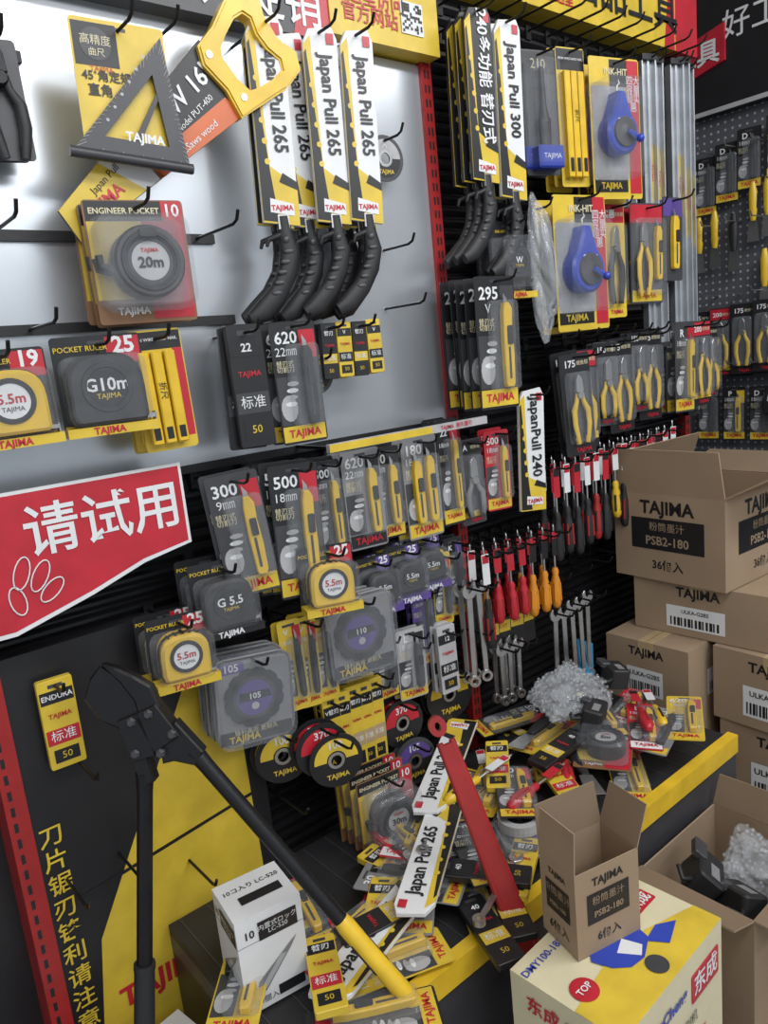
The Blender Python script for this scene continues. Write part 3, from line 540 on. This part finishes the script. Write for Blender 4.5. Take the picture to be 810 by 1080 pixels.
b=B(); b.box(-.3,2.2,-.05,.0,2.33,2.75,'K'); b.prism([(-.02,2.44),(.20,2.49),(.20,2.61),(-.02,2.56)],-.062,-.05,'R'); b.text('工具',.10,2.525,.085,-.064,'W',bold=.02); b.text('好工具 好帮手',.50,2.59,.10,-.052,'W',bold=.005)
b.box(-.3,2.2,-.055,-.05,2.33,2.345,'L'); place(b,'header_sign_board',(2.9,.3,0),(0,0,-R90))
pu=putty().mesh('putty_knife'); puk=putty('k').mesh('putty_knife')
def peg(me,name,lx,z,y=.04): place(me,name,(2.9-y,.3-lx,z),(0,0,-R90+.15))
kd=kp('D',.08,.2,'K','K',kc='k'); ky=kp('P',.08,.2,'K','Y',kc='y')
for lx,z,q in ((.09,1.99,0),(.15,2.0,0),(.22,1.98,1),(.29,2.07,0),(.34,2.08,0),(.40,2.06,0),(.33,1.84,0),(.38,1.83,0),(.44,1.85,1)): peg(puk if q else pu,'putty_knife',lx,z)
for lx in (.08,.16,.24,.32,.40,.48): peg(pk[int(lx*100)//8%3],'pliers_package',lx,1.63+lx*.08); peg(pk[1 if lx in (.16,.40) else 0],'pliers_package',lx+.03,1.64+lx*.08,.08)
for lx,z in ((.12,2.19),(.20,2.22),(.28,2.25),(.38,2.27)): peg(kd,'utility_knife_package',lx,z,.05)
for lx in (.12,.22,.32,.42): peg(ky if lx in (.22,.42) else kd,'utility_knife_package',lx,1.36,.05)
peg(cut_disc(.07,'K','L','W').mesh('cutting_disc'),'cutting_disc',.42,1.38,.09)
b=B()
for i in range(20):
    lx=.05+(i%5)*.09; z=2.2-(i//5)*.25; b.tube([(lx,0,z),(lx,-.12,z),(lx,-.13,z+.015)],.0025,'S',5)
place(b,'pegboard_hooks',(2.9,.3,0),(0,0,-R90))
# ================================================================= CARTONS (right stack)
def ct(me,name,x,y,z,yaw=0): return place(me,name,(x,y,z),(0,0,math.radians(yaw)))
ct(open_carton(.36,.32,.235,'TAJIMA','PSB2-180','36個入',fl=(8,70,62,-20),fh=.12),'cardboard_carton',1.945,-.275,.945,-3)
ct(carton(.34,.36,.145,'TAJIMA','','',True),'cardboard_carton',1.955,-.33,.797,2)
ct(carton(.36,.24,.175,'TAJIMA','','',True),'cardboard_carton',1.87,-.24,.62,0)
ct(carton(.36,.30,.195,'TAJIMA','','',True),'cardboard_carton',1.945,-.54,.60,-2)
ct(carton(.36,.30,.23,'TAJIMA','','',True),'cardboard_carton',1.96,-.54,.37,3)
ct(carton(.36,.24,.62),'cardboard_carton',1.87,-.24,0,0); ct(carton(.38,.32,.37),'cardboard_carton',1.95,-.55,0,0)
# open box w/ wrapped tools
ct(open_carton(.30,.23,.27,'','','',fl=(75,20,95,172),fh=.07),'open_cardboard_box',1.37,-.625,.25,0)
ct(carton(.34,.27,.25,'TAJIMA'),'cardboard_carton',1.37,-.64,0,0)
ct(bubble(.075,.055,.07,220,2),'bubble_wrap_bundle',1.42,-.64,.46); ct(bubble(.05,.05,.05,120,9),'bubble_wrap_bundle',1.33,-.57,.40)
b=B(); b.prism(rr(0,0,.09,.06,.012),-.03,.03,'k',.004); b.prism(rr(.03,.03,.05,.03,.006),-.034,-.02,'D',.002); b.tube([(-.04,0,.03),(-.06,0,.05),(-.03,0,.06)],.005,'k',8); b.rect(-.03,.01,-.015,.005,-.0305,'G')
ba=b.mesh('tool_battery_case'); place(ba,'tool_battery_case',(1.30,-.60,.50),(math.radians(-50),0,.5)); place(ba,'tool_battery_case',(1.31,-.67,.47),(math.radians(-70),.2,1.2))
# big power tool carton (yellow/white/blue)
w_,d_,h_=.30,.19,.30
b=B(); b.box(-w_/2,w_/2,-d_/2,d_/2,0,h_,'E')
b.T=Matrix.Translation((0,0,h_))@Matrix.Rotation(-R90,4,'X')
b.poly([(-.15,-.095),(.15,-.095),(.15,-.05),(.0,.0),(-.15,-.02)],-.001,'Y'); b.text('DMY100-185 角磨机',-.07,.07,.018,-.002,'B',bold=.01); b.text('DongCheng',.075,.055,.024,-.002,'B',bold=.02,rot=0); b.prism(rr(.10,.02,.06,.03,.003),-.0015,-.001,'R'); b.text('东成',.10,.02,.026,-.002,'W',bold=.02); b.poly(circ(-.11,-.01,.022),-.002,'R'); b.text('TOP',-.11,-.01,.015,-.003,'W',bold=.02)
b.poly([(-.06,.01),(-.03,.035),(.02,.03),(.05,.0),(.04,-.03),(.0,-.045),(-.03,-.04),(-.05,-.02)],-.0022,'B'); b.poly(circ(-.035,.035,.013),-.0024,'N'); b.poly([(-.02,-.01),(.01,.0),(.02,-.03),(.0,-.04)],-.0024,'W'); b.poly([(.03,-.03),(.07,-.025),(.10,-.045),(.05,-.06)],-.0026,'B'); b.poly(circ(.0,-.065,.018),-.0024,'D')
b.T=Matrix.Translation((0,-d_/2,0)); b.rect(-.15,.15,.0,.06,-.001,'B'); b.prism(rr(.09,.24,.09,.05,.004),-.0015,-.0005,'R'); b.text('东成',.09,.24,.04,-.002,'W',bold=.02); b.text('DongCheng',-.04,.25,.028,-.002,'B',bold=.03); b.text('电圆锯 石材切割机',-.03,.19,.022,-.002,'K'); b.rect(-.13,-.07,.08,.15,-.001,'W'); b.text('DMY',.05,.14,.035,-.002,'R',bold=.02)
b.T=Matrix.Translation((-w_/2,0,0))@Matrix.Rotation(-R90,4,'Z'); b.rect(-.095,.095,0,.06,-.001,'B'); b.text('东成 DMY',0,.26,.03,-.002,'R',bold=.02); b.text('DongCheng',0,.21,.024,-.002,'B',bold=.02); b.rect(-.06,.02,.1,.16,-.001,'W')
ct(b,'power_tool_box',.87,-.69,.37,3); ct(carton(.32,.22,.37),'cardboard_carton',.87,-.69,0,0)
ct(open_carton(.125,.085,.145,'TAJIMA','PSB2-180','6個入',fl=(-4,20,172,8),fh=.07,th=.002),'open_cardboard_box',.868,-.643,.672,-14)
ct(carton(.22,.2,.53,m='W',tape=False),'cardboard_carton',.27,-.26,0,10)
# white blade box
b=B(); w_,d_,h_=.11,.10,.165; b.box(-w_/2,w_/2,-d_/2,d_/2,0,h_,'W'); b.box(-w_/2-.0005,w_/2+.0005,-d_/2-.0005,d_/2+.0005,h_*.72,h_*.725,'G')
for T in (Matrix.Translation((0,-d_/2,0)),Matrix.Translation((-w_/2,0,0))@Matrix.Rotation(-R90,4,'Z')):
    b.T=T; b.rect(-.02,.045,.118,.150,-.001,'K'); b.text('内置式ロック\nLC-520',.012,.134,.011,-.0016,'W'); b.text('10',-.035,.135,.018,-.001,'K',bold=.02)
    b.poly([(-.035,.035),(-.02,.03),(.03,.085),(.04,.1),(.025,.09),(-.03,.05)],-.0012,'G'); b.poly([(-.03,.037),(-.02,.034),(.02,.078),(.01,.08)],-.0016,'L'); b.rect(.0,.045,.01,.028,-.001,'K'); b.text('10個入',-.02,.015,.013,-.001,'K')
b.T=Matrix.Translation((0,0,h_))@Matrix.Rotation(-R90,4,'X'); b.text('10コ入り LC-520',0,.02,.013,-.001,'K',bold=.01); b.rect(-.03,.04,-.02,.0,-.001,'K'); b.T=Matrix()
ct(b,'utility_knife_box',.463,-.30,.625,-8)
# ================================================================= BENCH CLUTTER
kA=kp('500',.08,.2); kB=kp('620',.08,.2,'Y','R'); kC=kp('L',.07,.19,'R','K',foot='W'); kG=kp('30',.08,.2,'G','K',kc='k')
sl=pull_saw('Japan Pull 265',.33,.075,False).mesh('pull_saw_blade_pack'); bb=blade_pack(.05,.16,'Y','替刃').mesh('blade_refill_pack'); bk=blade_pack(.05,.16,'K','40','Y').mesh('blade_refill_pack')
lay(sl,'pull_saw_blade_pack',.67,-.435,.69,125,-3); lay(sl,'pull_saw_blade_pack',.86,-.27,.71,122,-5)
lay(sl,'pull_saw_blade_pack',.48,-.44,.66,108,0); lay(kC,'utility_knife_package',.93,-.18,.67,-60); lay(kB,'utility_knife_package',1.10,-.16,.66,-75); lay(kC,'utility_knife_package',1.16,-.22,.665,-80)
lay(bb,'blade_refill_pack',.98,-.42,.66,-60); lay(bk,'blade_refill_pack',.80,-.43,.64,-20); lay(bk,'blade_refill_pack',.88,-.42,.638,-30); lay(kG,'utility_knife_package',.70,-.25,.66,30)
lay(kA,'utility_knife_package',.62,-.28,.65,-100); lay(kB,'utility_knife_package',.52,-.40,.64,70); lay(bk,'blade_refill_pack',.57,-.36,.66,80); lay(kA,'utility_knife_package',.44,-.45,.64,60); lay(kC,'utility_knife_package',.50,-.36,.65,95); lay(bb,'blade_refill_pack',.75,-.2,.65,10)
lay(disc_pack('125',.12,.12),'cutting_disc_package',1.02,-.36,.66,-30); lay(cd1,'cutting_disc',1.05,-.28,.655,20); lay(cd2,'cutting_disc',.99,-.26,.668,50)
b=B(); b.lathe(0,-.05,[(.03,-.02),(.045,-.02),(.045,0),(.03,0),(.03,-.02)],'L'); lay(b,'adhesive_tape_roll',1.0,-.335,.675,0)
lay(wb,'combination_wrench',.93,-.44,.67,-70); lay(ws,'combination_wrench',.90,-.24,.70,-50)
rnd=random.Random(5); pool=[(kB,'utility_knife_package'),(bb,'blade_refill_pack'),(kC,'utility_knife_package'),(bk,'blade_refill_pack'),(kA,'utility_knife_package'),(sy,'screwdriver'),(sR,'screwdriver'),(kG,'utility_knife_package'),(puk,'putty_knife')]
for i in range(34):
    x=1.10+.52*rnd.random(); y=-.12-.28*rnd.random(); me,nm=pool[i%9]; lay(me,nm,x,y,.645+.0025*i,rnd.uniform(-110,-30),rnd.uniform(-3,8),rnd.uniform(-6,6))
for i in range(18):
    x=.48+.55*rnd.random(); y=-.14-.24*rnd.random(); me,nm=pool[[0,1,2,3,4,7][i%6]]; lay(me,nm,x,y,.64+.0022*i,rnd.uniform(-80,60),rnd.uniform(-3,6))
ct(bubble(.14,.08,.045,340,7),'bubble_wrap_bundle',1.38,-.22,.765,30)
for (x,y,z,a) in ((1.33,-.33,.76,.4),(1.52,-.26,.77,1.0)): place(ba,'tool_battery_case',(x,y,z),(math.radians(-80),0,a),.8)
lay(reel_pack('5',.12,.15,'5m'),'tape_reel_package',1.36,-.34,.70,-60)
b=B(); b.prism([(0,0),(.07,.0),(.075,.13),(-.005,.135)],-.006,0,'b',.002); place(b,'blue_handle_tool',(1.56,-.12,.72),(-.5,.4,-.3),.7)
# ================================================================= BOLT CUTTER
P=Vector((.363,-.223,1.09)); H=Vector((.335,-.175,1.21)); V=Vector((.258,-.25,.545)); Dg=Vector((.600,-.525,.617))
b=B(); up=(H-P).normalized(); rt=(Dg-V); rt=(rt-up*rt.dot(up)).normalized(); nm=rt.cross(up); nm=-nm if nm.y>0 else nm
T=Matrix((rt,-nm,up)).transposed().to_4x4(); T.translation=P; T=T@Matrix.Diagonal((.84,.9,.86,1))
b.T=T
b.prism([(-.022,-.005),(.004,-.008),(.012,.035),(.02,.065),(.010,.10),(-.010,.135),(-.040,.122),(-.068,.095),(-.062,.05),(-.035,.015)],-.012,.010,'H',.004)
b.prism([(-.002,-.008),(.028,-.005),(.048,.02),(.052,.06),(.034,.09),(.012,.118),(-.006,.134),(.006,.09),(.012,.05)],-.016,.004,'H',.004)
b.prism([(-.045,-.04),(.0,-.05),(.012,.03),(-.03,.035)],-.020,-.010,'H',.002); b.prism([(.0,-.045),(.055,-.04),(.045,.03),(.0,.032)],-.020,.014,'H',.003)
for q in ((-.008,.022),(.026,.02),(-.03,-.03),(.045,-.03),(.01,-.05)): b.lathe(q[0],q[1],[(0,-.026),(.006,-.026),(.009,-.022),(.009,-.014)],'D',6)
b.prism([(-.055,-.09),(-.028,-.09),(-.012,-.02),(-.04,-.01)],-.014,.012,'H',.003); b.prism([(.05,-.10),(.075,-.085),(.058,-.015),(.02,-.02),(.0,-.07),(.02,-.075)],-.014,.012,'H',.003)
a1=T@Vector((-.042,0,-.07)); a2=T@Vector((.055,0,-.075)); b.T=Matrix()
b.tube([a1,a1.lerp(V,.06),V.lerp(a1,.35)],[.014,.012,.012],'H',12); b.tube([V.lerp(a1,.38),V],[.0155,.016],'k',12); b.tube([V.lerp(a1,.39),V.lerp(a1,.37)],[.0165,.0165],'k',12)
b.tube([a2,a2.lerp(Dg,.06),Dg.lerp(a2,.34)],[.014,.012,.012],'H',12); g0=Dg.lerp(a2,.36); b.tube([g0,g0.lerp(Dg,.06),g0.lerp(Dg,.5),Dg.lerp(g0,.04),Dg],[.0125,.0145,.0145,.0155,.010],'y',12); b.tube([g0.lerp(Dg,.2),g0.lerp(Dg,.5)],.0152,'k',12,.7)
b.tube([Dg.lerp(g0,.10),Dg.lerp(g0,-.04)],[.0158,.012],'B',10)
place(b,'bolt_cutter')
# ================================================================= RED PIPE WRENCH leaning on the bench edge
b=B(); top=Vector((.822,-.372,.955)); bot=Vector((.838,-.540,.560)); zz=(top-bot).normalized(); xx=Vector((.83,-.55,0)); xx=(xx-zz*xx.dot(zz)).normalized(); yy=zz.cross(xx)
T=Matrix((xx,yy,zz)).transposed().to_4x4(); T.translation=bot; b.T=T; L=(top-bot).length
b.prism([(-.018,0),(.016,0),(.014,L*.5),(.011,L*.92),(-.012,L*.92),(-.014,L*.5)],-.006,.006,'r',.001)
for s_ in (-1,1): b.tube([(s_*.017,0,0),(s_*.014,0,L*.5),(s_*.0115,0,L*.93)],[.008,.007,.006],'r',8)
b.ring(circ(-.004,L,.016,20,.018),circ(-.004,L,.005,20,.008),-.009,.009,'r')
b.prism([(-.022,-.05),(.022,-.05),(.022,.0),(-.02,.0)],-.012,.012,'r',.003); b.prism([(.022,-.045),(.044,-.04),(.04,-.012),(.022,-.008)],-.010,.010,'S',.002)
place(b,'pipe_wrench')
# ================================================================= CAMERA + LIGHT
cd=bpy.data.cameras.new('camera'); cam=bpy.data.objects.new('camera',cd); scn.collection.objects.link(cam)
cm=Matrix(((.76272,.20304,-.61402),(-.63910,.09126,-.76369),(-.09903,.97491,.19937))).to_4x4(); cm.translation=(0,-1.3,1.6); cam.matrix_world=cm
cd.sensor_fit='VERTICAL'; cd.sensor_height=36; cd.lens=36*800/1080; cd.clip_start=.02; scn.camera=cam
def area(name,loc,rot,sx,sy,e,c=(1,1,1)):
    l=bpy.data.lights.new(name,'AREA'); l.shape='RECTANGLE'; l.size=sx; l.size_y=sy; l.energy=e; l.color=c; o=bpy.data.objects.new(name,l); scn.collection.objects.link(o); o.location=loc; o.rotation_euler=rot
area('ceiling_light',(.3,-1.5,3.05),(math.radians(25),0,0),2.4,.5,38,(.95,.97,1)); area('ceiling_light',(2.2,-1.6,3.05),(math.radians(20),math.radians(-5),0),1.6,.5,32,(.95,.97,1)); area('ceiling_light',(.8,-3.2,3.0),(math.radians(40),0,0),3,.6,46,(.96,.98,1))
w=bpy.data.worlds.new('w'); scn.world=w; w.use_nodes=True; w.node_tree.nodes['Background'].inputs[0].default_value=(.86,.93,1,1); w.node_tree.nodes['Background'].inputs[1].default_value=.66
